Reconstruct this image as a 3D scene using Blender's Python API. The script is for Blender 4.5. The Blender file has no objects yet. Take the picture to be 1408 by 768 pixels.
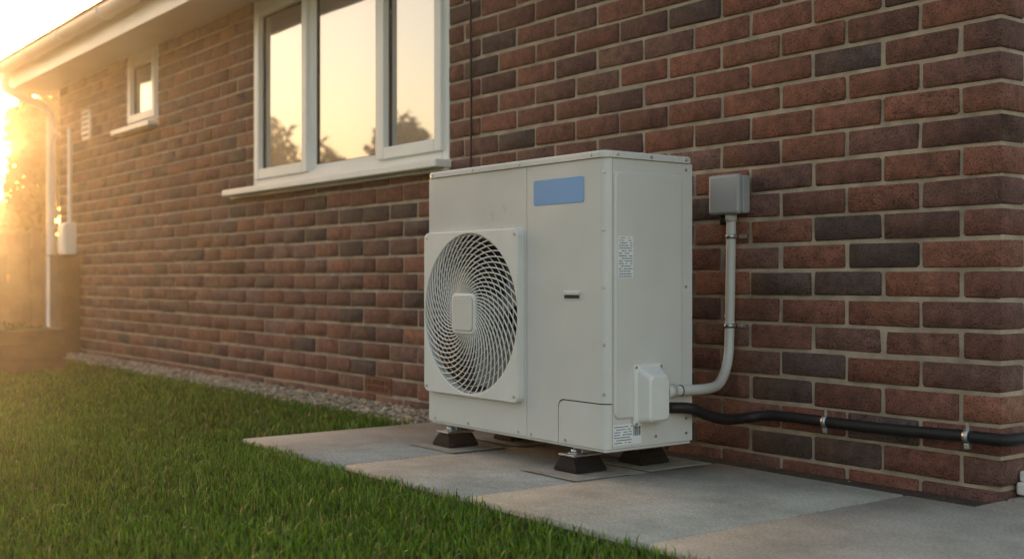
import bpy, bmesh, math, random
import numpy as np
from mathutils import Vector, Matrix
random.seed(7); rng=np.random.default_rng(7)
sc=bpy.context.scene
COL=sc.collection

# ---------------------------------------------------------------- helpers
def new_mat(name):
    m=bpy.data.materials.new(name); m.use_nodes=True
    nt=m.node_tree; b=nt.nodes['Principled BSDF']
    return m,nt,b
def N(nt,t,**kw):
    n=nt.nodes.new(t)
    for k,v in kw.items():
        if k in n.inputs: n.inputs[k].default_value=v
        else: setattr(n,k,v)
    return n
def L(nt,a,b): nt.links.new(a,b)
def simple(name,col,rough=.5,metal=0,var=.12,scale=8,bump=.1,bscale=80,bdist=.001,spec=.5):
    m,nt,b=new_mat(name)
    tc=N(nt,'ShaderNodeTexCoord')
    n=N(nt,'ShaderNodeTexNoise',Scale=scale,Detail=3.0)
    L(nt,tc.outputs['Object'],n.inputs['Vector'])
    r=N(nt,'ShaderNodeValToRGB')
    r.color_ramp.elements[0].position=.3; r.color_ramp.elements[1].position=.7
    r.color_ramp.elements[0].color=[c*(1-var) for c in col]+[1]
    r.color_ramp.elements[1].color=[min(1,c*(1+var)) for c in col]+[1]
    L(nt,n.outputs['Fac'],r.inputs['Fac']); L(nt,r.outputs['Color'],b.inputs['Base Color'])
    b.inputs['Roughness'].default_value=rough; b.inputs['Metallic'].default_value=metal
    b.inputs['Specular IOR Level'].default_value=spec
    if bump>0:
        n2=N(nt,'ShaderNodeTexNoise',Scale=bscale,Detail=2.0)
        L(nt,tc.outputs['Object'],n2.inputs['Vector'])
        bp=N(nt,'ShaderNodeBump',Strength=bump,Distance=bdist)
        L(nt,n2.outputs['Fac'],bp.inputs['Height']); L(nt,bp.outputs['Normal'],b.inputs['Normal'])
    return m
def empty(name,loc=(0,0,0)):
    e=bpy.data.objects.new(name,None); e.location=loc; e.empty_display_size=.1; COL.objects.link(e); return e
def adopt(o,p):
    if p is not None:
        o.parent=p; o.matrix_parent_inverse=Matrix.Translation(-Vector(p.location))
    return o
def obj_from(name,me,mat=None,parent=None):
    o=bpy.data.objects.new(name,me); COL.objects.link(o)
    if mat: me.materials.append(mat)
    return adopt(o,parent)
def bm_obj(name,bm,mat,parent=None,smooth=False):
    me=bpy.data.meshes.new(name); bm.normal_update(); bm.to_mesh(me); bm.free()
    if smooth:
        for p in me.polygons: p.use_smooth=True
    return obj_from(name,me,mat,parent)
def box(name,x0,x1,y0,y1,z0,z1,mat,parent=None,bevel=0,seg=2):
    bm=bmesh.new(); bmesh.ops.create_cube(bm,size=1)
    for v in bm.verts:
        v.co=Vector((x0 if v.co.x<0 else x1, y0 if v.co.y<0 else y1, z0 if v.co.z<0 else z1))
    if bevel>0:
        bmesh.ops.bevel(bm,geom=bm.edges[:],offset=bevel,segments=seg,affect='EDGES',profile=.5)
    return bm_obj(name,bm,mat,parent)
def boxes(name,lst,mat,parent=None,bevel=0):
    bm=bmesh.new()
    for (x0,x1,y0,y1,z0,z1) in lst:
        r=bmesh.ops.create_cube(bm,size=1)
        for v in r['verts']:
            v.co=Vector((x0 if v.co.x<0 else x1, y0 if v.co.y<0 else y1, z0 if v.co.z<0 else z1))
    if bevel>0:
        bmesh.ops.bevel(bm,geom=bm.edges[:],offset=bevel,segments=2,affect='EDGES',profile=.5)
    return bm_obj(name,bm,mat,parent)
def cyl(name,c,axis,r,h,mat,parent=None,r2=None,seg=24,bevel=0):
    bm=bmesh.new()
    bmesh.ops.create_cone(bm,cap_ends=True,segments=seg,radius1=r,radius2=r if r2 is None else r2,depth=h)
    if bevel>0:
        es=[e for e in bm.edges if len(e.link_faces)==2 and any(len(f.verts)>4 for f in e.link_faces)]
        bmesh.ops.bevel(bm,geom=es,offset=bevel,segments=2,affect='EDGES')
    q=Vector(axis).to_track_quat('Z','Y').to_matrix().to_4x4()
    bmesh.ops.transform(bm,matrix=Matrix.Translation(c)@q,verts=bm.verts)
    o=bm_obj(name,bm,mat,parent)
    for p in o.data.polygons: p.use_smooth=len(p.vertices)==4
    return o
def catmull(pts,n=8):
    P=[Vector(p) for p in pts]; P=[2*P[0]-P[1]]+P+[2*P[-1]-P[-2]]; out=[]
    for i in range(1,len(P)-2):
        for k in range(n):
            t=k/n
            out.append(.5*((2*P[i])+(-P[i-1]+P[i+1])*t+(2*P[i-1]-5*P[i]+4*P[i+1]-P[i+2])*t*t+(-P[i-1]+3*P[i]-3*P[i+1]+P[i+2])*t**3))
    out.append(P[-2]); return out
def tubes(name,splines,r,mat,parent=None,res=3,cyc=None):
    cu=bpy.data.curves.new(name,'CURVE'); cu.dimensions='3D'; cu.bevel_depth=r; cu.bevel_resolution=res; cu.use_fill_caps=True
    for i,pts in enumerate(splines):
        s=cu.splines.new('POLY'); s.points.add(len(pts)-1)
        for j,p in enumerate(pts): s.points[j].co=(p[0],p[1],p[2],1)
        s.use_cyclic_u=bool(cyc and cyc[i]); s.use_smooth=True
    o=bpy.data.objects.new(name,cu); COL.objects.link(o); cu.materials.append(mat)
    return adopt(o,parent)
def np_mesh(name,verts,loops,starts,totals,mat,parent=None,cols=None,smooth=False):
    me=bpy.data.meshes.new(name)
    me.vertices.add(len(verts)); me.vertices.foreach_set('co',np.asarray(verts,dtype=np.float32).ravel())
    me.loops.add(len(loops)); me.loops.foreach_set('vertex_index',np.asarray(loops,dtype=np.int32).ravel())
    me.polygons.add(len(starts)); me.polygons.foreach_set('loop_start',np.asarray(starts,dtype=np.int32))
    me.polygons.foreach_set('loop_total',np.asarray(totals,dtype=np.int32))
    if smooth: me.polygons.foreach_set('use_smooth',np.ones(len(starts),dtype=bool))
    if cols is not None:
        a=me.color_attributes.new('col','FLOAT_COLOR','POINT')
        c=np.ones((len(verts),4),dtype=np.float32); c[:,:3]=cols; a.data.foreach_set('color',c.ravel())
    me.update(calc_edges=True)
    return obj_from(name,me,mat,parent)
def rrect(x0,x1,z0,z1,r,n=6):
    pts=[]
    for cx,cz,a0 in ((x1-r,z1-r,0),(x0+r,z1-r,90),(x0+r,z0+r,180),(x1-r,z0+r,270)):
        for i in range(n+1):
            a=math.radians(a0+90*i/n); pts.append((cx+r*math.cos(a),cz+r*math.sin(a)))
    return pts
def plate(name,pts,fn,thick,mat,parent=None,bevel=0,hole=None):
    bm=bmesh.new()
    vs=[bm.verts.new((u,v,0)) for u,v in pts]
    if hole is None:
        f=bm.faces.new(vs); faces=[f]
    else:
        es=[bm.edges.new((vs[i],vs[(i+1)%len(vs)])) for i in range(len(vs))]
        hs=[bm.verts.new((u,v,0)) for u,v in hole]
        es+=[bm.edges.new((hs[i],hs[(i+1)%len(hs)])) for i in range(len(hs))]
        bmesh.ops.triangle_fill(bm,use_beauty=True,use_dissolve=False,edges=es); faces=bm.faces[:]
    r=bmesh.ops.extrude_face_region(bm,geom=faces)
    top=[g for g in r['geom'] if isinstance(g,bmesh.types.BMVert)]
    for v in top: v.co.z=thick
    if bevel>0:
        ts=set(top)
        es=[e for e in bm.edges if e.verts[0] in ts and e.verts[1] in ts and len(e.link_faces)==2 and e.calc_face_angle(0)>.5]
        bmesh.ops.bevel(bm,geom=es,offset=bevel,segments=3,affect='EDGES',profile=.5)
    for v in bm.verts: v.co=Vector(fn(v.co.x,v.co.y,v.co.z))
    bmesh.ops.recalc_face_normals(bm,faces=bm.faces)
    return bm_obj(name,bm,mat,parent)

# ---------------------------------------------------------------- materials
def brick_mat():
    m,nt,b=new_mat('brick_clay')
    tc=N(nt,'ShaderNodeTexCoord'); at=N(nt,'ShaderNodeAttribute',attribute_name='col')
    n=N(nt,'ShaderNodeTexNoise',Scale=26.0,Detail=4.0,Roughness=.7); L(nt,tc.outputs['Object'],n.inputs['Vector'])
    r=N(nt,'ShaderNodeMapRange'); r.inputs['From Min'].default_value=.3; r.inputs['From Max'].default_value=.72
    r.inputs['To Min'].default_value=.5; r.inputs['To Max'].default_value=1.5
    L(nt,n.outputs['Fac'],r.inputs['Value'])
    mx=N(nt,'ShaderNodeVectorMath',operation='SCALE'); L(nt,at.outputs['Color'],mx.inputs[0]); L(nt,r.outputs[0],mx.inputs['Scale'])
    v=N(nt,'ShaderNodeTexNoise',Scale=200.0,Detail=1.5); L(nt,tc.outputs['Object'],v.inputs['Vector'])
    r2=N(nt,'ShaderNodeMapRange'); r2.inputs['From Min'].default_value=.32; r2.inputs['From Max'].default_value=.46
    r2.inputs['To Min'].default_value=.3; r2.inputs['To Max'].default_value=1
    L(nt,v.outputs['Fac'],r2.inputs['Value'])
    mx2=N(nt,'ShaderNodeVectorMath',operation='SCALE'); L(nt,mx.outputs[0],mx2.inputs[0]); L(nt,r2.outputs[0],mx2.inputs['Scale'])
    n3=N(nt,'ShaderNodeTexNoise',Scale=5.0,Detail=5.0,Roughness=.75); L(nt,tc.outputs['Object'],n3.inputs['Vector'])
    r3=N(nt,'ShaderNodeMapRange'); r3.inputs['From Min'].default_value=.57; r3.inputs['From Max'].default_value=.76
    r3.inputs['To Min'].default_value=0; r3.inputs['To Max'].default_value=.35
    L(nt,n3.outputs['Fac'],r3.inputs['Value'])
    mix=N(nt,'ShaderNodeMix',data_type='RGBA'); L(nt,r3.outputs[0],mix.inputs[0]); L(nt,mx2.outputs[0],mix.inputs[6])
    mix.inputs[7].default_value=(.30,.215,.16,1)
    L(nt,mix.outputs[2],b.inputs['Base Color']); b.inputs['Roughness'].default_value=.82
    add=N(nt,'ShaderNodeMath',operation='ADD'); L(nt,n.outputs['Fac'],add.inputs[0]); L(nt,v.outputs['Fac'],add.inputs[1])
    bp=N(nt,'ShaderNodeBump',Strength=.9,Distance=.005); L(nt,add.outputs[0],bp.inputs['Height']); L(nt,bp.outputs['Normal'],b.inputs['Normal'])
    return m
BRICK=brick_mat()
MORTAR=simple('mortar',(.38,.305,.23),.95,var=.28,scale=14,bump=.8,bscale=160,bdist=.004)
def brick_tex():
    m,nt,b=new_mat('brick_courses')
    tc=N(nt,'ShaderNodeTexCoord'); mp=N(nt,'ShaderNodeMapping'); mp.inputs['Rotation'].default_value=(math.radians(90),0,math.radians(90))
    L(nt,tc.outputs['Object'],mp.inputs['Vector'])
    bt=N(nt,'ShaderNodeTexBrick',Scale=1.0); bt.inputs['Brick Width'].default_value=.225; bt.inputs['Row Height'].default_value=.075
    bt.inputs['Mortar Size'].default_value=.005; bt.inputs['Color1'].default_value=(.24,.085,.055,1); bt.inputs['Color2'].default_value=(.14,.06,.05,1)
    bt.inputs['Mortar'].default_value=(.4,.31,.22,1)
    L(nt,mp.outputs[0],bt.inputs['Vector']); L(nt,bt.outputs['Color'],b.inputs['Base Color']); b.inputs['Roughness'].default_value=.85
    return m
BRICKTEX=brick_tex()
WHITE=simple('white_upvc',(.80,.79,.765),.35,var=.04,scale=3,bump=.05,bscale=20)
def paint_mat():
    m,nt,b=new_mat('grey_white_powder_coat')
    tc=N(nt,'ShaderNodeTexCoord')
    n=N(nt,'ShaderNodeTexNoise',Scale=3.0,Detail=4.0,Roughness=.65); L(nt,tc.outputs['Object'],n.inputs['Vector'])
    r=N(nt,'ShaderNodeValToRGB'); r.color_ramp.elements[0].position=.3; r.color_ramp.elements[1].position=.7
    r.color_ramp.elements[0].color=(.58,.565,.54,1); r.color_ramp.elements[1].color=(.66,.645,.62,1)
    L(nt,n.outputs['Fac'],r.inputs['Fac']); L(nt,r.outputs['Color'],b.inputs['Base Color'])
    rr=N(nt,'ShaderNodeMapRange'); rr.inputs['To Min'].default_value=.22; rr.inputs['To Max'].default_value=.38
    L(nt,n.outputs['Fac'],rr.inputs['Value']); L(nt,rr.outputs[0],b.inputs['Roughness'])
    big=N(nt,'ShaderNodeTexNoise',Scale=4.0,Detail=1.0); L(nt,tc.outputs['Object'],big.inputs['Vector'])
    b1=N(nt,'ShaderNodeBump',Strength=.5,Distance=.016); L(nt,big.outputs['Fac'],b1.inputs['Height'])
    L(nt,b1.outputs['Normal'],b.inputs['Normal'])
    return m
PAINT=paint_mat()
GRILLE=simple('grille_plastic',(.70,.69,.67),.35,var=.05,scale=10,bump=0)
DARK=simple('dark_interior',(.025,.025,.025),.7,bump=0)
FANM=simple('fan_plastic',(.20,.20,.195),.4,var=.08,bump=0)
RUBBER=simple('black_rubber',(.012,.012,.013),.7,var=.3,scale=40,bump=.3,bscale=200,spec=.15)
PIPEM=simple('black_foam_insulation',(.011,.011,.012),.5,var=.3,scale=30,bump=.35,bscale=150,spec=.35)
STEEL=simple('galvanised_steel',(.5,.5,.5),.35,metal=.9,var=.2,scale=60,bump=.1)
GREYP=simple('grey_plastic',(.34,.345,.35),.4,var=.06,bump=.05)
CONDM=simple('conduit_pvc',(.55,.54,.51),.4,var=.06,bump=.05)
BLUE=simple('blue_badge',(.17,.36,.68),.3,var=.05,scale=4,bump=0)
LABEL=simple('label_paper',(.75,.76,.78),.5,var=.03,bump=0)
INK=simple('label_ink',(.06,.07,.10),.6,bump=0)
INKR=simple('label_ink_red',(.5,.08,.06),.6,bump=0)
WOODM=simple('weathered_wood',(.06,.036,.022),.85,var=.4,scale=9,bump=.6,bscale=40,bdist=.004)
FENCEM=simple('fence_wood',(.11,.065,.035),.85,var=.35,scale=5,bump=.5,bscale=30,bdist=.004)
TERRA=simple('terracotta',(.25,.095,.055),.85,var=.15,scale=30,bump=.4)
ROOFM=simple('roof_tile',(.13,.075,.055),.85,var=.35,scale=7,bump=.6,bscale=50,bdist=.004)
SOIL=simple('soil',(.05,.036,.026),.95,var=.4,scale=30,bump=1,bscale=80,bdist=.01)
BARK=simple('bark',(.07,.05,.035),.95,var=.4,scale=12,bump=1,bscale=25,bdist=.02)
def conc_mat():
    m,nt,b=new_mat('paving_concrete')
    tc=N(nt,'ShaderNodeTexCoord'); at=N(nt,'ShaderNodeAttribute',attribute_name='col')
    n=N(nt,'ShaderNodeTexNoise',Scale=3.2,Detail=6.0,Roughness=.72); L(nt,tc.outputs['Object'],n.inputs['Vector'])
    r=N(nt,'ShaderNodeValToRGB'); r.color_ramp.elements[0].position=.3; r.color_ramp.elements[1].position=.7
    r.color_ramp.elements[0].color=(.245,.225,.188,1); r.color_ramp.elements[1].color=(.49,.455,.395,1)
    L(nt,n.outputs['Fac'],r.inputs['Fac'])
    n2=N(nt,'ShaderNodeTexNoise',Scale=150.0,Detail=2.0); L(nt,tc.outputs['Object'],n2.inputs['Vector'])
    r2=N(nt,'ShaderNodeMapRange'); r2.inputs['From Min'].default_value=.3; r2.inputs['From Max'].default_value=.7
    r2.inputs['To Min'].default_value=.72; r2.inputs['To Max'].default_value=1.18
    L(nt,n2.outputs['Fac'],r2.inputs['Value'])
    s=N(nt,'ShaderNodeVectorMath',operation='SCALE'); L(nt,r.outputs['Color'],s.inputs[0]); L(nt,r2.outputs[0],s.inputs['Scale'])
    mu=N(nt,'ShaderNodeVectorMath',operation='MULTIPLY'); L(nt,s.outputs[0],mu.inputs[0]); L(nt,at.outputs['Color'],mu.inputs[1])
    L(nt,mu.outputs[0],b.inputs['Base Color']); b.inputs['Roughness'].default_value=.8
    bp=N(nt,'ShaderNodeBump',Strength=.6,Distance=.0025); L(nt,n2.outputs['Fac'],bp.inputs['Height']); L(nt,bp.outputs['Normal'],b.inputs['Normal'])
    return m
CONC=conc_mat()
def leaf_mat(name,trans=.35,rough=.5):
    m,nt,b=new_mat(name)
    at=N(nt,'ShaderNodeAttribute',attribute_name='col')
    L(nt,at.outputs['Color'],b.inputs['Base Color']); b.inputs['Roughness'].default_value=rough
    b.inputs['Specular IOR Level'].default_value=.3
    tr=N(nt,'ShaderNodeBsdfTranslucent'); L(nt,at.outputs['Color'],tr.inputs['Color'])
    mx=N(nt,'ShaderNodeMixShader'); mx.inputs[0].default_value=trans
    L(nt,b.outputs[0],mx.inputs[1]); L(nt,tr.outputs[0],mx.inputs[2])
    L(nt,mx.outputs[0],nt.nodes['Material Output'].inputs['Surface'])
    return m
GRASS=leaf_mat('grass_blade',.32,.42); LEAF=leaf_mat('leaf',.3,.6)
def pebble_mat():
    m,nt,b=new_mat('pebbles'); at=N(nt,'ShaderNodeAttribute',attribute_name='col')
    L(nt,at.outputs['Color'],b.inputs['Base Color']); b.inputs['Roughness'].default_value=.8; return m
PEB=pebble_mat()
def ground_mat():
    m,nt,b=new_mat('turf_soil'); tc=N(nt,'ShaderNodeTexCoord')
    n=N(nt,'ShaderNodeTexNoise',Scale=1.2,Detail=6.0,Roughness=.75); L(nt,tc.outputs['Object'],n.inputs['Vector'])
    r=N(nt,'ShaderNodeValToRGB'); r.color_ramp.elements[0].position=.3; r.color_ramp.elements[1].position=.7
    r.color_ramp.elements[0].color=(.022,.040,.008,1); r.color_ramp.elements[1].color=(.045,.085,.015,1)
    L(nt,n.outputs['Fac'],r.inputs['Fac']); L(nt,r.outputs['Color'],b.inputs['Base Color']); b.inputs['Roughness'].default_value=.95
    return m
GROUND=ground_mat()
def glass_mat():
    m,nt,b=new_mat('window_glass'); tc=N(nt,'ShaderNodeTexCoord')
    b.inputs['Base Color'].default_value=(.13,.115,.10,1); b.inputs['Roughness'].default_value=.15
    g=N(nt,'ShaderNodeBsdfGlossy'); g.inputs['Roughness'].default_value=.01; g.inputs['Color'].default_value=(.95,.94,.92,1)
    n=N(nt,'ShaderNodeTexNoise',Scale=1.6,Detail=1.0); L(nt,tc.outputs['Object'],n.inputs['Vector'])
    bp=N(nt,'ShaderNodeBump',Strength=.25,Distance=.01); L(nt,n.outputs['Fac'],bp.inputs['Height']); L(nt,bp.outputs['Normal'],g.inputs['Normal'])
    mx=N(nt,'ShaderNodeMixShader'); mx.inputs[0].default_value=.40
    L(nt,b.outputs[0],mx.inputs[1]); L(nt,g.outputs[0],mx.inputs[2]); L(nt,mx.outputs[0],nt.nodes['Material Output'].inputs['Surface'])
    return m
GLASS=glass_mat()

# ---------------------------------------------------------------- house
XR=-1.52; XL=-9.15; ZB=-.055; NC=27; ZT=ZB+.075*NC
house=empty('brick_house',(-5.3,3.5,0))
WIN=[(-5.70,-3.87,.997,1.965),(-7.63,-7.08,1.50,1.965)]
AIR=(-4.535,-4.31,.02,.095)
bm=bmesh.new(); bmesh.ops.create_cube(bm,size=1); bmesh.ops.bevel(bm,geom=bm.edges[:],offset=.1,segments=1,affect='EDGES')
bm.verts.ensure_lookup_table()
TV=np.array([v.co[:] for v in bm.verts]); TS=np.sign(TV); TF=(np.abs(TV)<.45).astype(float)
TFACES=[[v.index for v in f.verts] for f in bm.faces]; bm.free()
def chamfer_boxes(name,blist,cols,mat,parent,ch=.0035,jit=.0008):
    V=[];Lp=[];S=[];T=[];C=[];off=0;lo=0
    for (x0,x1,y0,y1,z0,z1),c in zip(blist,cols):
        h=np.array([x1-x0,y1-y0,z1-z0])/2; ce=np.array([x0+x1,y0+y1,z0+z1])/2
        chv=ch*rng.uniform(.6,1.5)
        v=ce+TS*(h-TF*chv)+rng.normal(0,jit,TV.shape)
        V.append(v); C.append(np.tile(c,(len(v),1)))
        for f in TFACES:
            Lp+= [i+off for i in f]; S.append(lo); T.append(len(f)); lo+=len(f)
        off+=len(v)
    return np_mesh(name,np.vstack(V),Lp,S,T,mat,parent,np.vstack(C))
pal=np.array([(.192,.072,.048),(.165,.064,.046),(.225,.082,.052),(.135,.060,.048),(.088,.053,.047),(.245,.098,.062),(.17,.080,.063)])
pw=np.array([.24,.23,.11,.16,.12,.04,.10]); pw/=pw.sum()
def bcol():
    return pal[rng.choice(len(pal),p=pw)]*rng.uniform(.80,1.18)
bl=[];bc=[]
def addb(*a): bl.append(a); bc.append(bcol())
def cut(a,b,zc):
    segs=[(a,b)]
    for (w0,w1,z0,z1) in WIN+[AIR]:
        if z0<zc<z1:
            ns=[]
            for s,e in segs:
                if e<=w0 or s>=w1: ns.append((s,e)); continue
                if s<w0: ns.append((s,w0-.004))
                if e>w1: ns.append((w1+.004,e))
            segs=ns
    return [s for s in segs if s[1]-s[0]>.012]
for i in range(NC):
    z0=ZB+.075*i+.0055; z1=z0+.064; zc=(z0+z1)/2
    if i%2==0: addb(XR-.215,XR,0,.1025,z0,z1); x=XR-.225; ys=.1125
    else: addb(XR-.1025,XR,0,.215,z0,z1); x=XR-.1125; ys=.225
    while x>XL+.02:
        a=max(XL,x-.215)
        for s,e in cut(a,x,zc):
            dy=rng.normal(0,.0014); dz=rng.normal(0,.0010)
            addb(s+rng.uniform(0,.002),e-rng.uniform(0,.002),dy,.1025+dy,z0+dz,z1+dz)
        x-=.225
    y=ys
    while y<5:
        dx=rng.normal(0,.0012); addb(XR-.1025+dx,XR+dx,y,y+.215,z0,z1); y+=.225
chamfer_boxes('wall_bricks',bl,bc,BRICK,house,.004,.0010)
pcs=[];xs=XL+.006
for (w0,w1,z0,z1) in sorted(WIN):
    pcs.append((xs,w0,.006,.10,-.06,ZT)); pcs.append((w0,w1,.006,.10,.12 if w0>-6 else -.06,z0-.012)); xs=w1
# wall below the large window, leaving the air-brick hole
pcs.append((-5.70,AIR[0],.006,.10,-.06,.12)); pcs.append((AIR[1],-3.87,.006,.10,-.06,.12))
pcs.append((AIR[0],AIR[1],.006,.10,-.06,.0195)); pcs.append((AIR[0],AIR[1],.006,.10,.0955,.12))
pcs.append((xs,XR-.006,.006,.10,-.06,ZT))
pcs.append((XR-.10,XR-.006,.10,5.2,-.06,ZT))
boxes('mortar_backing',pcs,MORTAR,house)
boxes('rear_walls',[(XL,XL+.1,.101,7,-.06,ZT),(XL+.1,XR,6.9,7,-.06,ZT),(XR-.1,XR,5.2,6.9,-.06,ZT)],BRICKTEX,house)
box('ceiling',XL+.1,XR-.1,.0075,6.9,ZT+.001,ZT+.0115,WHITE,house)
for nm,x in (('gable_wall_a',XL),('gable_wall_b',XR-.1)):
    bm=bmesh.new(); prf=[(0,ZT+.013),(7,ZT+.013),(7,ZT+.30),(3.5,ZT+2.06),(0,ZT+.30)]
    A=[bm.verts.new((x,a,b)) for a,b in prf]; B=[bm.verts.new((x+.1,a,b)) for a,b in prf]
    bm.faces.new(A); bm.faces.new(B)
    for i in range(5): bm.faces.new((A[i],A[(i+1)%5],B[(i+1)%5],B[i]))
    bmesh.ops.recalc_face_normals(bm,faces=bm.faces); bm_obj(nm,bm,BRICKTEX,house)
ax0,ax1=AIR[0]+.003,AIR[1]-.003
box('air_brick_cavity',ax0,ax1,.022,.09,.024,.091,DARK,house)
bars=[(ax0,ax1,-.002,.020,.023,.030),(ax0,ax1,-.002,.020,.0545,.0595),(ax0,ax1,-.002,.020,.085,.092),(ax0,ax0+.008,-.002,.020,.0301,.0849),(ax1-.008,ax1,-.002,.020,.0301,.0849)]
for k in range(1,9):
    x=ax0+k*(ax1-ax0)/9
    bars+=[(x-.0035,x+.0035,-.001,.020,.0302,.0543),(x-.0035,x+.0035,-.001,.020,.0597,.0848)]
boxes('air_brick_grille',bars,TERRA,house)

def window(tag,x0,x1,z0,z1,panes,sashes,fw=.05):
    ys,ye=.004,.085
    fr=[(x0+.002,x0+fw,ys,ye,z0,z1),(x1-fw,x1-.002,ys,ye,z0,z1),(x0+fw,x1-fw,ys,ye,z0,z0+fw),(x0+fw,x1-fw,ys,ye,z1-fw,z1)]
    for p in panes: fr.append((p-fw*.5,p+fw*.5,ys+.002,ye,z0+fw,z1-fw))
    boxes(tag+'_frame',fr,WHITE,house,.004)
    ed=[x0+fw]+[p for p in panes]+[x1-fw]
    for i in range(len(ed)-1):
        a=ed[i]+(fw*.5 if i>0 else 0); b=ed[i+1]-(fw*.5 if i<len(ed)-2 else 0)
        c,d=z0+fw,z1-fw
        if i in sashes:
            o=.012; w=.052
            A,B,Cc,D=a-o,b+o,c-o,d+o
            boxes(tag+'_sash',[(A,A+w,-.012,.04,Cc,D),(B-w,B,-.012,.04,Cc,D),(A+w,B-w,-.012,.04,Cc,Cc+w),(A+w,B-w,-.012,.04,D-w,D)],WHITE,house,.005)
            a,b,c,d=A+w,B-w,Cc+w,D-w
        else:
            w=.018
            boxes(tag+'_bead',[(a,a+w,.012,.04,c,d),(b-w,b,.012,.04,c,d),(a+w,b-w,.012,.04,c,c+w),(a+w,b-w,.012,.04,d-w,d)],WHITE,house,.003)
            a+=w;b-=w;c+=w;d-=w
        boxes(tag+'_gasket',[(a-.001,a+.003,.016,.03,c,d),(b-.003,b+.001,.016,.03,c,d),(a,b,.016,.03,c-.001,c+.003),(a,b,.016,.03,d-.003,d+.001)],DARK,house)
        box(tag+'_glass',a-.002,b+.002,.024,.03,c-.002,d+.002,GLASS,house)
window('window',-5.70,-3.87,.997,1.965,[-5.06,-4.42],[0,2])
window('small_window',-7.63,-7.08,1.50,1.965,[],[0],fw=.04)
box('window_sill',-5.93,-3.85,-.075,.06,.962,.995,WHITE,house,.006)
box('window_sill_apron',-5.92,-3.86,-.028,.0,.950,.9615,WHITE,house,.002)
box('small_window_sill',-7.76,-7.05,-.07,.06,1.465,1.498,WHITE,house,.005)
box('soffit',XL-.22,XR+.18,-.31,.0065,ZT-.003,ZT+.012,WHITE,house)
box('fascia_board',XL-.24,XR+.2,-.33,-.3102,ZT-.035,ZT+.125,WHITE,house,.003)
box('eave_end_board',XL-.24,XL-.222,-.31,3.4,ZT-.035,ZT+.125,WHITE,house,.003)
bm=bmesh.new(); pr=[]
for i in range(13):
    a=math.pi+math.pi*i/12; pr.append((-.392+.055*math.cos(a),ZT+.12+.055*math.sin(a)))
for i in range(12,-1,-1):
    a=math.pi+math.pi*i/12; pr.append((-.392+.050*math.cos(a),ZT+.121+.050*math.sin(a)))
A=[bm.verts.new((XL-.30,y,z)) for y,z in pr]; B=[bm.verts.new((XR+.26,y,z)) for y,z in pr]
for i in range(len(pr)):
    j=(i+1)%len(pr); bm.faces.new((A[i],A[j],B[j],B[i]))
bm.faces.new(A); bm.faces.new(B[::-1]); bmesh.ops.recalc_face_normals(bm,faces=bm.faces)
bm_obj('gutter',bm,WHITE,house)
cyl('gutter_stop_end',(XL-.30,-.392,ZT+.112),(1,0,0),.058,.012,WHITE,house)
br=[]
for x in np.arange(XL-.1,XR+.2,.8):
    br.append([(x,-.392+.059*math.cos(a),ZT+.12+.059*math.sin(a)) for a in np.linspace(math.pi,2*math.pi,10)])
tubes('gutter_brackets',br,.007,WHITE,house,1)
tubes('downpipe',[[(XL+.0,-.392,ZT+.07),(XL+.0,-.392,ZT+.01)]+[tuple(p) for p in catmull([(XL,-.392,ZT-.03),(XL-.01,-.33,ZT-.07),(XL-.02,-.12,ZT-.14),(XL-.02,-.055,ZT-.2)],5)]+[(XL-.02,-.055,.10),(XL-.02,-.10,.04)]],.034,WHITE,house)
boxes('downpipe_brackets',[(XL-.062,XL+.022,-.06,0,z,z+.03) for z in (.5,1.0,1.6)],WHITE,house,.004)
def roof(sign,tag):
    pitch=math.radians(27); bm=bmesh.new()
    y0=-.40 if sign>0 else 7.4; z0=ZT+.135
    n=13; w=4.45/n
    for k in range(n):
        u0=k*w; u1=u0+w+.05; lift=.018
        pts=[]
        for u,h in ((u0,lift),(u0,lift+.02),(u1,.02),(u1,0)):
            pts.append((y0+sign*(u*math.cos(pitch)-h*math.sin(pitch)*1), z0+u*math.sin(pitch)+h*math.cos(pitch)))
        x=XL-.27+(0 if k%2 else -.15)
        while x<XR+.22:
            a=max(x,XL-.27)+.002; b=min(x+.30,XR+.22)-.002
            if b>a+.01:
                VA=[bm.verts.new((a,p[0],p[1])) for p in pts]; VB=[bm.verts.new((b,p[0],p[1]+random.uniform(0,.003))) for p in pts]
                for i in range(4):
                    j=(i+1)%4; bm.faces.new((VA[i],VA[j],VB[j],VB[i]))
                bm.faces.new(VA); bm.faces.new(VB)
            x+=.30
    bmesh.ops.recalc_face_normals(bm,faces=bm.faces)
    bm_obj(tag,bm,ROOFM,house)
roof(1,'roof_front'); roof(-1,'roof_back')
tubes('roof_ridge',[[(XL-.27,3.55,ZT+2.15),(XR+.22,3.55,ZT+2.15)]],.09,ROOFM,house)
box('extractor_vent_plate',-8.53,-8.36,-.02,-.001,1.51,1.72,WHITE,house,.006)
boxes('extractor_vent_slots',[(-8.51,-8.38,-.0208,-.0195,z,z+.016) for z in (1.532,1.570,1.608,1.646,1.682)],DARK,house)
boxes('extractor_vent_louvres',[(-8.515,-8.375,-.034,-.0195,z+.0165,z+.026) for z in (1.532,1.570,1.608,1.646,1.682)],WHITE,house,.003)
tubes('overhead_cable',[catmull([(-3.70,-.012,ZT-.004),(-3.705,-.009,1.6),(-3.698,-.011,1.2),(-3.702,-.01,.9),(-3.70,-.012,.45)],6)],.0045,PIPEM,house,2)
mb=empty('meter_box',(-8.78,-.05,.8))
box('body',-8.86,-8.69,-.09,-.003,.70,.93,WHITE,mb,.01); box('door',-8.845,-8.705,-.098,-.0905,.715,.915,WHITE,mb,.003)
tubes('riser_pipe',[[(-8.75,-.04,.93),(-8.75,-.04,1.62)]],.016,WHITE,mb)
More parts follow.
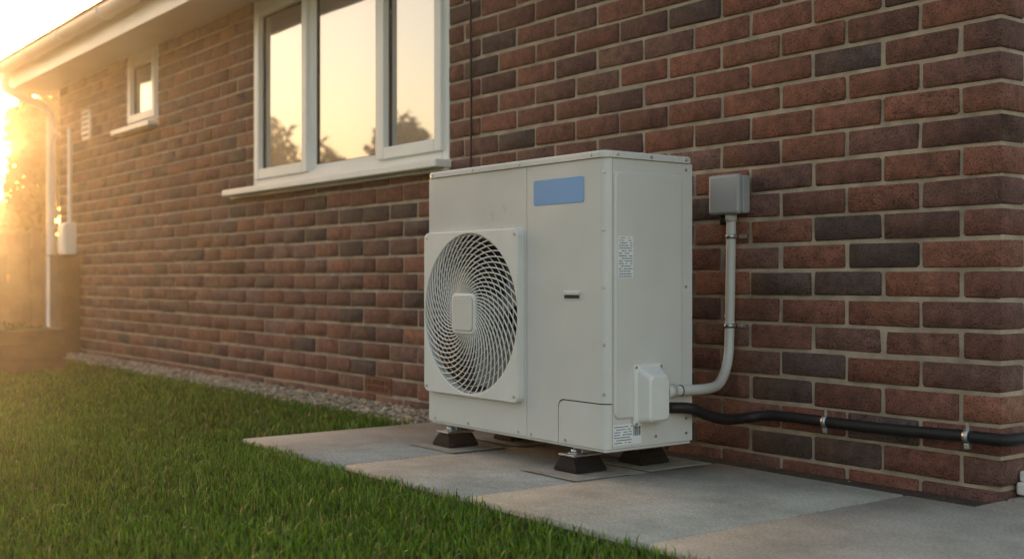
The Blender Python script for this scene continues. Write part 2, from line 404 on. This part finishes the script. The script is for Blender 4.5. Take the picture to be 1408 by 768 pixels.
tp=empty('timber_post_casing',(-8.73,-.08,.35))
boxes('boards',[(-8.88+.068*i,-8.88+.068*i+.064,-.145,-.12,-.02,.69) for i in range(4)]+[(-8.88,-8.612,-.12,-.004,-.02,.685)],WOODM,tp,.003)
box('cap',-8.90,-8.59,-.16,-.003,.69,.70-.001,WOODM,tp,.002)
ds=empty('doorstep_threshold',(XR+.1,.35,.02))
box('tread',XR+.004,XR+.16,.055,1.0,.004,.035,WHITE,ds,.006); box('riser',XR+.004,XR+.12,.07,.99,.035,.06,WHITE,ds,.004)

# ---------------------------------------------------------------- ground, paving, gravel
box('ground',-400,400,-400,400,-.5,-.03,GROUND)
pv=[];pc=[]
g=.0042
def slab(x0,x1,y0,y1):
    pv.append((x0+g,x1-g,y0+g,y1-g,-.05,rng.uniform(-.0012,.0012))); pc.append(np.array((1,1,1))*rng.uniform(.94,1.05)*np.array((1,rng.uniform(.985,1.01),rng.uniform(.96,1.02))))
ex=[-3.60,-2.92,-2.303,-1.686,-1.07,-.45,.17,.79,1.4]
for a,b in zip(ex[:-1],ex[1:]):
    slab(a,b,-1.0,-.135 if a>-3 else -.2)
for a,b in zip(ex[4:-1],ex[5:]):
    for k in range(5): slab(a,b,-.135+.6*k,-.135+.6*k+.6)
for k in range(5): slab(XR+.003,-1.07,.0+.6*k if k else .002,.6*k+.6)
slab(XR+.003,-1.07,-.135,0)
for k in range(4): slab(-9.9,-9.2,-.7+.6*k,-.1+.6*k)
slab(-9.2,-8.62,-.62,-.17)
chamfer_boxes('paving',pv,pc,CONC,None,.004,.0003)
box('paving_bedding',-3.61,1.42,-1.005,3.4,-.06,-.014,SOIL)
boxes('footing_plates',[(-3.14,-2.90,-.64,-.44,.0018,.0045),(-2.54,-2.30,-.66,-.46,.0018,.0045),(-2.54,-2.30,-.40,-.20,.0018,.0045),(-3.14,-2.90,-.40,-.20,.0018,.0045)],
      simple('footing_plate_concrete',(.27,.245,.205),.85,var=.25,scale=25,bump=.5,bscale=150,bdist=.002),None,.001)
bm=bmesh.new(); bmesh.ops.create_icosphere(bm,subdivisions=1,radius=1); PV=np.array([v.co[:] for v in bm.verts])
bm.verts.index_update(); PF=np.array([[v.index for v in f.verts] for f in bm.faces]); bm.free()
def pebbles(name,P,smin,smax,pal):
    n=len(P); nv=len(PV)
    sc_=rng.uniform(smin,smax,(n,1))*np.stack([rng.uniform(.8,1.4,n),rng.uniform(.7,1.1,n),rng.uniform(.45,.8,n)],1)
    ang=rng.uniform(0,2*np.pi,n); v=PV[None]*(1+rng.normal(0,.12,(n,nv,1)))*sc_[:,None]
    c,s=np.cos(ang)[:,None],np.sin(ang)[:,None]
    x=v[...,0]*c-v[...,1]*s; y=v[...,0]*s+v[...,1]*c
    V=np.stack([x,y,v[...,2]],2)+P[:,None]
    F=(PF[None]+(np.arange(n)*nv)[:,None,None]).reshape(-1)
    pl=np.array(pal)[rng.integers(0,len(pal),n)]*rng.uniform(.6,1.25,(n,1))
    return np_mesh(name,V.reshape(-1,3),F,np.arange(n*len(PF))*3,np.full(n*len(PF),3),PEB,None,np.repeat(pl,nv,0),True)
gp=[(.40,.33,.24),(.29,.24,.18),(.50,.43,.34),(.20,.155,.11),(.42,.31,.20)]
n=11500
P1=np.stack([rng.uniform(-8.9,-3.55,n),-rng.beta(1.0,1.15,n)*.29-.004,rng.uniform(-.026,-.010,n)],1)
n=2600
P2=np.stack([rng.uniform(-3.6,-1.5,n),rng.uniform(-.135,-.002,n),rng.uniform(-.026,-.016,n)],1)
n=1200
P3=np.stack([rng.uniform(-3.68,-3.55,n),rng.uniform(-1.0,-.2,n),rng.uniform(-.032,-.022,n)],1)
pebbles('gravel_strip',np.vstack([P1,P3]),.007,.0155,gp)
pebbles('gravel_strip.001',P2,.0025,.006,[(.26,.21,.16),(.18,.14,.10),(.32,.27,.21)])
box('gravel_bed',-8.95,-3.61,-.31,0,-.06,-.024,SOIL)

# ---------------------------------------------------------------- lawn
def blades(P,h0,h1,w0,w1):
    n=len(P); a=rng.uniform(0,2*np.pi,n); h=rng.uniform(h0,h1,n)*rng.uniform(.7,1.2,n); w=rng.uniform(w0,w1,n)
    la=rng.uniform(0,2*np.pi,n); ln=np.abs(rng.normal(.0,.5,n))*h
    dx,dy=np.cos(a)*w/2,np.sin(a)*w/2; lx,ly=np.cos(la)*ln,np.sin(la)*ln
    V=np.zeros((n,5,3)); V[:,0]=P; V[:,1]=P; V[:,2]=P; V[:,3]=P; V[:,4]=P
    V[:,0,0]-=dx; V[:,0,1]-=dy; V[:,1,0]+=dx; V[:,1,1]+=dy
    V[:,2,0]+=dx*.8+lx*.35; V[:,2,1]+=dy*.8+ly*.35; V[:,2,2]+=h*.6
    V[:,3,0]+=-dx*.8+lx*.35; V[:,3,1]+=-dy*.8+ly*.35; V[:,3,2]+=h*.6
    V[:,4,0]+=lx; V[:,4,1]+=ly; V[:,4,2]+=h*.96-ln*.25
    patch=.5+.5*np.sin(P[:,0]*2.3+1.3*np.sin(P[:,1]*1.9))*np.sin(P[:,1]*2.9+1.1*np.sin(P[:,0]*1.3))
    tuft=.5+.5*np.sin(P[:,0]*31+2*np.sin(P[:,1]*23))*np.sin(P[:,1]*37+2*np.sin(P[:,0]*19))
    base=np.array([.086,.172,.016])[None]*(.68+.3*patch[:,None]+.35*tuft[:,None])*rng.uniform(.45,1.5,(n,1))
    yel=rng.random(n)<.04; base[yel]=np.array([.25,.235,.09])*rng.uniform(.6,1.2,(yel.sum(),1))
    lt=rng.random(n)<.18; base[lt]*=np.array([1.5,1.35,1.3])
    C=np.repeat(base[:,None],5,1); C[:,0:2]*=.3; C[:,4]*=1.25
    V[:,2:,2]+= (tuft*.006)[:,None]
    return V,C
def region(n,x0,x1,y0,y1,test=None):
    P=np.stack([rng.uniform(x0,x1,n),rng.uniform(y0,y1,n),np.full(n,-.03)],1)
    if test is not None: P=P[test(P[:,0],P[:,1])]
    return P
wob=lambda x:.012*np.sin(x*7)+.010*np.sin(x*19+1)+.006*np.sin(x*53)
RA=region(165000,-4.6,.2,-3.1,-.99,lambda x,y:(y<-1.003+wob(x)*.6)|(x<-3.66+wob(y)*.8))
RB=region(110000,-9.3,-3.62,-3.6,-.22,lambda x,y:(y<-.285+wob(x))&((x<-4.6)|(y>-.99))&(x<-3.65+wob(y))&~((x<-8.6)&(y>-.64)))
RC=region(45000,-15,-9.3,-7,4,lambda x,y:~((x>-9.9)&(y>-.7)))
RD=region(25000,-9.3,1,-7,-3.1)
Vs=[];Cs=[]
for P,a in ((RA,(.022,.046,.0024,.0042)),(RB,(.025,.045,.004,.007)),(RC,(.035,.055,.012,.02)),(RD,(.03,.05,.007,.012))):
    v,c=blades(P,*a); Vs.append(v);Cs.append(c)
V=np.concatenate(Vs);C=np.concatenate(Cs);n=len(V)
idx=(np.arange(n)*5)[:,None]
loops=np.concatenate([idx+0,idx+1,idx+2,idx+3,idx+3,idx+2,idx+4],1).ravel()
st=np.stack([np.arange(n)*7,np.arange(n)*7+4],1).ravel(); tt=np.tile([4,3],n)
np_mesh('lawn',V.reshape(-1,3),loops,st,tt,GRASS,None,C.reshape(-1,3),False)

# ---------------------------------------------------------------- heat pump
hp=empty('outdoor_heat_pump_unit',(-2.70,-.42,.0))
X0,X1,Y0,Y1,Z0,Z1=-3.116,-2.279,-.58,-.26,.075,.856
XS=-2.611
fr=lambda u,v,w:(u,Y0-w,v)
sd=lambda u,v,w:(X1+w,u,v)
cxf,czf,RF=-2.869,.418,.235
circ=[(cxf+RF*math.cos(2*math.pi*i/72),czf+RF*math.sin(2*math.pi*i/72)) for i in range(72)]
ZP=.837
plate('fan_panel',[(X0,Z0+.003),(XS-.001,Z0+.003),(XS-.001,ZP),(X0,ZP)],lambda u,v,w:(u,Y0+.004-w,v),.004,PAINT,hp,hole=circ)
UX=XS+.0012; RC_=.024; L1=(X1-RC_)-UX; LA=RC_*math.pi/2
def wrapmap(u):
    if u<=L1: return UX+u,Y0
    if u<=L1+LA:
        a=(u-L1)/RC_; return X1-RC_+RC_*math.sin(a),Y0+RC_-RC_*math.cos(a)
    return X1,Y0+RC_+(u-L1-LA)
def wrap_panel(name,poly):
    bm=bmesh.new(); bm.faces.new([bm.verts.new((u,0,z)) for u,z in poly])
    for k in range(9):
        bmesh.ops.bisect_plane(bm,geom=bm.verts[:]+bm.edges[:]+bm.faces[:],plane_co=(L1+LA*k/8,0,0),plane_no=(1,0,0))
    for v in bm.verts:
        x,y=wrapmap(v.co.x); v.co=Vector((x,y,v.co.z))
    o=bm_obj(name,bm,PAINT,hp)
    me=o.data
    if me.polygons[0].normal.dot(Vector((0.3,-1,0)))<0: me.flip_normals()
    for p in me.polygons: p.use_smooth=True
    m=o.modifiers.new('s','SOLIDIFY'); m.thickness=.004; m.offset=-1
    e=o.modifiers.new('e','EDGE_SPLIT'); e.split_angle=math.radians(40)
    return o
UE=L1+LA; r=.022; un=.137
arc=[(un+r-r*math.cos(a),.197-r+r*math.sin(a)) for a in np.linspace(math.pi/2,0,7)]
wrap_panel('service_panel',[(0,ZP),(0,Z0+.003),(un,Z0+.003)]+arc[::-1]+[(UE,.197),(UE,ZP)])
un2=un+.0034
arc2=[(un2+r-r*math.cos(a),.1938-r+r*math.sin(a)) for a in np.linspace(0,math.pi/2,7)]
wrap_panel('pipe_cover_panel',[(UE,Z0+.003),(un2,Z0+.003)]+arc2+[(UE,.1938)])
box('side_panel',X1-.004,X1-.0005,Y0+RC_+.0022,Y1,Z0+.003,ZP,PAINT,hp,.0008)
box('internal_core',XS+.004,X1-.012,Y0+.013,Y1+.006,Z0+.004,ZP,DARK,hp,.012)
box('left_panel',X0,X0+.004,Y0+.0045,Y1,Z0+.003,ZP,PAINT,hp)
boxes('rear_coil_fins',[(X0+.006,XS,Y1-.01,Y1-.006,Z0+.01,ZP-.002)]+[(x,x+.002,Y1-.006,Y1,Z0+.01,ZP-.005) for x in np.arange(X0+.01,XS-.01,.012)],STEEL,hp)
box('rear_panel',XS,X1-.004,Y1-.004,Y1,Z0+.003,ZP,PAINT,hp)
box('base_tray',X0+.004,X1-.005,Y0+.006,Y1-.004,Z0-.006,Z0+.0025,PAINT,hp,.002)
plate('top_lid',rrect(X0-.005,X1+.005,Y0-.006,Y1+.004,.026),lambda u,v,w:(u,v,ZP+.001+w),.0185,PAINT,hp,bevel=.006)
EMB=.0065
plate('side_embossed_panel',rrect(-.552,-.303,.155,.803,.020),sd,EMB,PAINT,hp,bevel=.006)
bm=bmesh.new(); ring=[]
for y in (Y0+.004,Y0+.03,Y0+.15):
    rr_=RF if y<Y0+.02 else RF-.004
    ring.append([bm.verts.new((cxf+rr_*math.cos(2*math.pi*i/72),y,czf+rr_*math.sin(2*math.pi*i/72))) for i in range(72)])
for k in range(2):
    for i in range(72):
        j=(i+1)%72; bm.faces.new((ring[k][i],ring[k][j],ring[k+1][j],ring[k+1][i]))
bm.faces.new(ring[2]); bm_obj('fan_duct',bm,simple('duct_grey',(.035,.035,.034),.6,bump=0),hp,True)
bm=bmesh.new()
for b in range(3):
    G=[]
    for ir in range(9):
        row=[]; rad=.05+.172*ir/8
        for ia in range(13):
            t=ia/12; sweep=.35*(ir/8)**1.5
            a=b*2*math.pi/3+t*1.35+sweep
            y=Y0+.035+.07*t+.006*math.sin(ir/8*3)
            row.append(bm.verts.new((cxf+rad*math.cos(a),y,czf+rad*math.sin(a))))
        G.append(row)
    for i in range(8):
        for j in range(12): bm.faces.new((G[i][j],G[i+1][j],G[i+1][j+1],G[i][j+1]))
bm_obj('fan_blades',bm,FANM,hp,True)
cyl('fan_hub',(cxf,Y0+.07,czf),(0,1,0),.055,.06,FANM,hp,bevel=.006)
circ2=[(cxf+.2385*math.cos(2*math.pi*i/80),czf+.2385*math.sin(2*math.pi*i/80)) for i in range(80)]
plate('grille_frame',rrect(cxf-.245,cxf+.2435,czf-.247,czf+.247,.022),fr,.021,GRILLE,hp,bevel=.003,hole=circ2)
dome=lambda q:Y0-.014-.022*(1-(q/.239)**2)
sp=[];cy=[]
for q in np.linspace(.082,.235,9):
    sp.append([(cxf+q*math.cos(a),dome(q)+.0022,czf+q*math.sin(a)) for a in np.linspace(0,2*math.pi,73)[:-1]]); cy.append(True)
tubes('grille_rings',sp,.0013,GRILLE,hp,1,cy)
sp=[]
for k in range(48):
    a0=2*math.pi*k/48
    pts=[]
    for q in np.linspace(.055,.240,17):
        t=(q-.055)/.185; a=a0-1.35*t**.85
        pts.append((cxf+q*math.cos(a),dome(q)-.001,czf+q*math.sin(a)))
    sp.append(pts)
tubes('grille_vanes',sp,.0022,GRILLE,hp,1)
plate('grille_badge',rrect(cxf-.060,cxf+.060,czf-.060,czf+.060,.018),lambda u,v,w:(u,Y0-.030-w,v),.011,GRILLE,hp,bevel=.005)
plate('grille_badge_rim',rrect(cxf-.051,cxf+.051,czf-.051,czf+.051,.013),lambda u,v,w:(u,Y0-.041-w,v),.0006,GREYP,hp)
plate('grille_badge_inset',rrect(cxf-.049,cxf+.049,czf-.049,czf+.049,.012),lambda u,v,w:(u,Y0-.0416-w,v),.0022,PAINT,hp,bevel=.001)
plate('blue_badge',rrect(-2.579,-2.363,.725,.795,.008),fr,.0018,BLUE,hp,bevel=.0008)
plate('handle_recess_rim',rrect(-2.449,-2.373,.466,.490,.006),fr,.0022,PAINT,hp,bevel=.001)
plate('handle_recess',rrect(-2.443,-2.379,.469,.478,.003),lambda u,v,w:(u,Y0-.0022-w,v),.0006,DARK,hp)
plate('handle_lip',rrect(-2.444,-2.378,.4785,.488,.003),lambda u,v,w:(u,Y0-.0022-w,v),.0045,PAINT,hp,bevel=.0015)
def label(tag,y0,y1,z0,z1,rows,red=0):
    s0=EMB
    plate(tag,rrect(y0,y1,z0,z1,.002),lambda u,v,w:(X1+s0+w,u,v),.0005,LABEL,hp)
    ink=[];inr=[]
    zz=np.linspace(z1-.005,z0+.004,rows)
    for i,z in enumerate(zz):
        y=y0+.003
        while y<y1-.006:
            w=random.uniform(.002,.010)
            if random.random()<.78: (inr if i<red else ink).append((X1+s0+.0004,X1+s0+.0007,y,min(y+w,y1-.003),z-.0011,z+.0011))
            y+=w+.0015
    if ink: boxes(tag+'_print',ink,INK,hp)
    if inr: boxes(tag+'_print_red',inr,INKR,hp)
label('rating_label',-.541,-.488,.524,.634,16,2)
plate('serial_label',rrect(-.552,-.452,.086,.140,.002),lambda u,v,w:(X1-.0004+w,u,v),.0006,LABEL,hp)
ink=[]
for z in np.linspace(.134,.092,7):
    y=-.549
    while y<-.49:
        w=random.uniform(.002,.009)
        if random.random()<.8: ink.append((X1,X1+.0006,y,min(y+w,-.487),z-.0011,z+.0011))
        y+=w+.0014
for k in range(9):
    y=-.482+.003*k; ink.append((X1,X1+.0006,y,y+random.choice([.001,.002]),.108,.134))
boxes('serial_label_print',ink,INK,hp)
scr=[]
for x in (-3.09,-2.87,-2.64,-2.33): scr.append(((x,Y0-.0075,ZP+.009),(0,-1,0)))
for y in (-.54,-.42,-.29): scr.append(((X1+.006,y,ZP+.009),(1,0,0)))
for z in (.80,.65,.50,.35,.22): scr.append(((X1-.0095,Y0+.0035,z),(.7,-.7,0)))
for y,z in ((-.285,.1),(-.285,.82),(-.40,.10),(-.285,.5),(-.285,.14)): scr.append(((X1+.0005,y,z),(1,0,0)))
for x,z in ((cxf-.228,czf-.23),(cxf+.226,czf-.23),(cxf-.228,czf+.23),(cxf+.226,czf+.23)): scr.append(((x,Y0-.022,z),(0,-1,0)))
for x in (-3.08,-2.9,-2.65,-2.59,-2.44): scr.append(((x,Y0-.001,Z0+.012),(0,-1,0)))
bm=bmesh.new()
for c,a in scr:
    r_=bmesh.ops.create_cone(bm,cap_ends=True,segments=12,radius1=.0048,radius2=.0034,depth=.0032)
    q=Vector(a).to_track_quat('Z','Y').to_matrix().to_4x4(); bmesh.ops.transform(bm,matrix=Matrix.Translation(c)@q,verts=r_['verts'])
bm_obj('screws',bm,STEEL,hp)
bm=bmesh.new()
def ringv(y0,y1,z0,z1,x,r=.012): return [bm.verts.new((x,u,v)) for u,v in rrect(y0,y1,z0,z1,r,4)]
R=[ringv(-.486,-.384,.133,.296,X1+.001,.008),ringv(-.486,-.384,.133,.296,X1+.009,.008),ringv(-.476,-.392,.141,.288,X1+.013,.012),ringv(-.470,-.397,.146,.270,X1+.048,.014),ringv(-.464,-.403,.152,.262,X1+.054,.012)]
for a,b in zip(R[:-1],R[1:]):
    for i in range(len(a)):
        j=(i+1)%len(a); bm.faces.new((a[i],a[j],b[j],b[i]))
bm.faces.new(R[-1]); bmesh.ops.recalc_face_normals(bm,faces=bm.faces)
bm_obj('cable_entry_cover',bm,GRILLE,hp)
for i,(y,z) in enumerate(((-.480,.288),(-.390,.288),(-.480,.139))): cyl('cover_screw',(X1+.010,y,z),(1,0,0),.004,.004,STEEL,hp,seg=10)
def foot(x,y):
    bm=bmesh.new()
    lo=[(-.050,-.054),(.050,-.054),(.050,.054),(-.050,.054)]; hi=[(-.029,-.044),(.029,-.044),(.029,.044),(-.029,.044)]
    rows=[[bm.verts.new((x+a,y+b,.0045)) for a,b in lo],[bm.verts.new((x+a,y+b,.013)) for a,b in lo],[bm.verts.new((x+a,y+b,.046)) for a,b in hi]]
    for p,q in zip(rows[:-1],rows[1:]):
        for i in range(4): bm.faces.new((p[i],p[(i+1)%4],q[(i+1)%4],q[i]))
    bm.faces.new(rows[-1]); bm.faces.new(rows[0][::-1])
    bmesh.ops.bevel(bm,geom=bm.edges[:],offset=.003,segments=2,affect='EDGES')
    bm_obj('rubber_foot',bm,RUBBER,hp)
    box('foot_rail',x-.032,x+.032,y-.05,y+.05,.0465,.052,STEEL,hp,.001)
    cyl('foot_bolt',(x,y-.02,.058),(0,0,1),.011,.0115,STEEL,hp,seg=6); cyl('foot_washer',(x,y-.02,.0535),(0,0,1),.018,.0025,STEEL,hp)
    box('foot_bracket',x-.020,x+.020,y-.01,y+.045,.0525,.0685,STEEL,hp,.002)
for x in (-3.02,-2.42):
    for y in (-.545,-.31): foot(x,y)

# ---------------------------------------------------------------- isolator box, conduit, pipe
ib=empty('electrical_isolator_box',(-2.35,-.03,.766))
box('back_box',-2.408,-2.297,-.036,-.002,.712,.822,GREYP,ib,.006)
box('cover',-2.411,-2.294,-.060,-.0365,.709,.825,GREYP,ib,.009,3)
cyl('cable_gland',(-2.372,-.032,.695),(0,0,1),.013,.030,RUBBER,ib,seg=8)
cyl('conduit_adapter',(-2.345,-.032,.700),(0,0,1),.017,.022,CONDM,ib)
cd=empty('cable_conduit',(-2.35,-.05,.45))
cpts=[(-2.345,-.032,.69),(-2.348,-.03,.60),(-2.350,-.03,.50),(-2.352,-.03,.42),(-2.352,-.032,.35),(-2.345,-.045,.29),(-2.325,-.085,.245),(-2.29,-.15,.222),(-2.262,-.23,.218),(-2.252,-.31,.220),(-2.25,-.395,.222)]
tubes('conduit',[catmull(cpts,8)],.0145,CONDM,cd,4)
cyl('conduit_collar',(-2.25,-.378,.2215),(0,1,0),.019,.030,CONDM,cd)
for c,a in (((-2.346,-.047,.288),(.15,-.3,1)),((-2.252,-.335,.2205),(0,1,0))): cyl('cable_tie',c,a,.0158,.004,RUBBER,cd)
for z,x in ((.645,-2.3465),(.385,-2.352)):
    cyl('conduit_clip',(x,-.030,z),(0,0,1),.0165,.012,STEEL,cd); box('clip_tab',x+.012,x+.040,-.012,-.004,z-.006,z+.006,STEEL,cd,.001)
ip=empty('insulated_pipe',(-1.9,-.05,.14))
ppts=[(-2.30,-.362,.172),(-2.262,-.345,.174),(-2.246,-.30,.170),(-2.246,-.24,.150),(-2.248,-.18,.134),(-2.250,-.12,.128),(-2.235,-.065,.132),(-2.19,-.042,.139),(-2.12,-.038,.140),(-2.0,-.037,.139),(-1.85,-.040,.1385),(-1.7,-.037,.141),(-1.6,-.035,.144),(-1.53,-.036,.144),(-1.492,-.022,.144),(-1.482,.03,.144),(-1.482,.2,.145),(-1.482,1.4,.145)]
tubes('pipe',[catmull(ppts,8)],.0152,PIPEM,ip,4)
for x,z in ((-2.0,.139),(-1.584,.144)):
    cyl('pipe_clip',(x,-.037,z),(1,0,0),.0185,.014,STEEL,ip,seg=20); box('clip_stud',x-.004,x+.004,-.042,-.034,z+.016,z+.032,STEEL,ip,.001)
    box('clip_bolt',x-.007,x+.007,-.046,-.030,z-.030,z-.016,STEEL,ip,.002); box('clip_arm',x-.006,x+.006,-.022,-.002,z-.006,z+.006,STEEL,ip)

# ---------------------------------------------------------------- planter, fence, trees
pl=empty('wooden_planter',(-7.3,-1.05,0))
pb=[]
for k in range(3):
    z0=-.02+k*.085; z1=z0+.081
    pb+=[(-7.06,-7.03,-1.6,-.56,z0,z1),(-7.6,-7.57,-1.6,-.56,z0,z1),(-7.569,-7.061,-.59,-.56,z0,z1),(-7.569,-7.061,-1.6,-1.57,z0,z1)]
boxes('boards',pb,WOODM,pl,.004); box('soil',-7.57,-7.06,-1.57,-.59,.0,.20,SOIL,pl)
def leafcloud(name,blobs,n,size,base,parent,mat=LEAF):
    P=[]
    wts=np.array([b[3]*b[4]*b[5] for b in blobs])**.67; wts/=wts.sum()
    for b,w in zip(blobs,wts):
        k=int(n*w); d=rng.normal(size=(k,3)); d/=np.linalg.norm(d,axis=1)[:,None]
        rad=rng.beta(3,1.3,k)[:,None]*(1+.18*np.sin(d[:,0:1]*7+b[0])*np.sin(d[:,2:3]*6+b[1]))
        P.append(np.array(b[:3])+d*rad*np.array(b[3:6]))
    P=np.vstack(P); k=len(P)
    a=rng.normal(size=(k,3)); a/=np.linalg.norm(a,axis=1)[:,None]; t=np.cross(a,rng.normal(size=(k,3))); t/=np.linalg.norm(t,axis=1)[:,None]
    s=rng.uniform(.5,1.2,(k,1))*size
    V=np.stack([P-a*s,P+t*s*.45,P+a*s,P-t*s*.45],1)
    clump=.6+.4*np.sin(P[:,0]*3.1)*np.sin(P[:,1]*2.7+1)*np.sin(P[:,2]*3.7)
    Cc=np.array(base)[None]*(clump[:,None]+.2)*rng.uniform(.6,1.4,(k,1))
    return np_mesh(name,V.reshape(-1,3),np.arange(k*4),np.arange(k)*4,np.full(k,4),mat,parent,np.repeat(Cc,4,0))
leafcloud('herb_plants',[(-7.3,-.8,.22,.18,.16,.05),(-7.3,-1.15,.22,.2,.2,.07),(-7.25,-.65,.21,.12,.06,.04)],700,.022,(.05,.08,.02),pl)
fe=empty('wooden_fence',(-13.6,0,0)); fb=[]
y=-9
while y<9:
    fb.append((-13.6+random.uniform(-.004,.004),-13.58,y,y+.115,-.05,1.02+random.uniform(-.006,.006))); y+=.12
fb+=[(-13.58,-13.54,-9,9,.3,.37),(-13.58,-13.54,-9,9,.8,.87)]
for k in range(10): fb.append((-13.64,-13.5401,-9+2*k-.05+.001,-9+2*k+.05,-.05,1.08))
boxes('boards',fb,FENCEM,fe)
def tree(x,y,h,r,n,base,size=.09):
    t=empty('tree',(x,y,0)); bm=bmesh.new()
    def limb(a,b,r0,r1):
        a=Vector(a);b=Vector(b); rr=bmesh.ops.create_cone(bm,cap_ends=True,segments=8,radius1=r0,radius2=r1,depth=(b-a).length)
        bmesh.ops.transform(bm,matrix=Matrix.Translation((a+b)/2)@(b-a).to_track_quat('Z','Y').to_matrix().to_4x4(),verts=rr['verts'])
    limb((x,y,-.1),(x+.05*r,y,h*.5),.05*h*.6,.03*h*.6)
    bb=[]
    for k in range(11):
        a=k*2.4+x; q=r*random.uniform(.3,.68); zz=h*random.uniform(.38,.82)
        c=(x+q*math.cos(a),y+q*math.sin(a),zz); limb((x,y,h*random.uniform(.25,.45)),c,.02*h*.5,.006*h)
        s=r*random.uniform(.28,.5); bb.append((*c,s,s,s*random.uniform(.7,1.0)))
    bb.append((x,y,h*.83,r*.42,r*.42,h*.17))
    bm_obj('trunk_and_limbs',bm,BARK,t); leafcloud('crown',bb,n,size,base,t); return t
tree(-20.5,3.95,3.8,1.7,22000,(.035,.042,.012))
tree(-21.5,2.5,1.95,1.2,9000,(.04,.048,.014))
tree(-24,6.9,5.0,2.4,7000,(.045,.06,.015))
bb=[]
for k in range(46):
    a=k/45; x=-34+a*52; y=-34+5*math.sin(k*1.7)-a*6; hh=3.0+1.7*math.sin(k*1.1)+1.3*math.sin(k*2.7+1)
    bb.append((x,y,hh*.45,2.0,1.8,max(1.2,hh*.6)))
dt=leafcloud('distant_trees',bb,26000,.28,(.04,.055,.015),None)
bb=[]
for k in range(34):
    a=k/33; x=-60+a*28; y=-20-a*8+1.2*math.sin(k*2.1); hh=6.3+1.5*math.sin(k*.75+.6)+.8*math.sin(k*2.3)
    bb.append((x,y,hh*.30,1.7,1.6,hh*.34)); bb.append((x+.4,y,hh*.70,1.3+.4*math.sin(k*3.1),1.3,hh*.30))
leafcloud('distant_trees.001',bb,52000,.28,(.04,.048,.02),None)

# ---------------------------------------------------------------- light
AZ=Vector((-1.0655,.2476,0)).normalized(); EL=math.radians(5.4)
D=Vector((AZ.x*math.cos(EL),AZ.y*math.cos(EL),math.sin(EL)))
w=bpy.data.worlds.new('World'); sc.world=w; w.use_nodes=True; nt=w.node_tree
bg=nt.nodes['Background']; sky=nt.nodes.new('ShaderNodeTexSky'); sky.sky_type='NISHITA'; sky.sun_disc=False
sky.sun_elevation=EL; sky.sun_rotation=math.atan2(D.x,D.y); sky.air_density=1.0; sky.dust_density=3.0; sky.ozone_density=.8
mu=nt.nodes.new('ShaderNodeMix'); mu.data_type='RGBA'; mu.blend_type='MULTIPLY'; mu.inputs[0].default_value=1
mu.inputs[7].default_value=(1,.865,.80,1)
nt.links.new(sky.outputs[0],mu.inputs[6]); nt.links.new(mu.outputs[2],bg.inputs[0]); bg.inputs[1].default_value=.73
sl=bpy.data.lights.new('sun','SUN'); sl.energy=5; sl.angle=math.radians(.6); sl.color=(1,.60,.27)
so=bpy.data.objects.new('sun',sl); COL.objects.link(so); so.rotation_euler=D.to_track_quat('Z','Y').to_euler(); so.location=(0,0,10)
hm=bpy.data.materials.new('evening_haze'); hm.use_nodes=True; hn=hm.node_tree; hn.nodes.clear()
vs=hn.nodes.new('ShaderNodeVolumeScatter'); vs.inputs['Density'].default_value=.0062; vs.inputs['Anisotropy'].default_value=.84; vs.inputs['Color'].default_value=(1,.88,.7,1)
ou=hn.nodes.new('ShaderNodeOutputMaterial'); hn.links.new(vs.outputs[0],ou.inputs['Volume'])
hz=box('haze',-30,6,-14,12,-.04,8,hm)

# ---------------------------------------------------------------- camera
cam=bpy.data.cameras.new('camera'); co=bpy.data.objects.new('camera',cam); COL.objects.link(co)
co.location=(0,-2.6,.52); co.rotation_euler=(math.radians(90),0,math.radians(53))
cam.sensor_width=36; cam.lens=41.17; cam.clip_start=.05; cam.clip_end=2000
cam.dof.use_dof=True; cam.dof.focus_distance=3.1; cam.dof.aperture_fstop=3.2
sc.camera=co
sc.view_settings.view_transform='Standard'; sc.view_settings.look='None'; sc.view_settings.exposure=0
print('objects',len(bpy.data.objects))
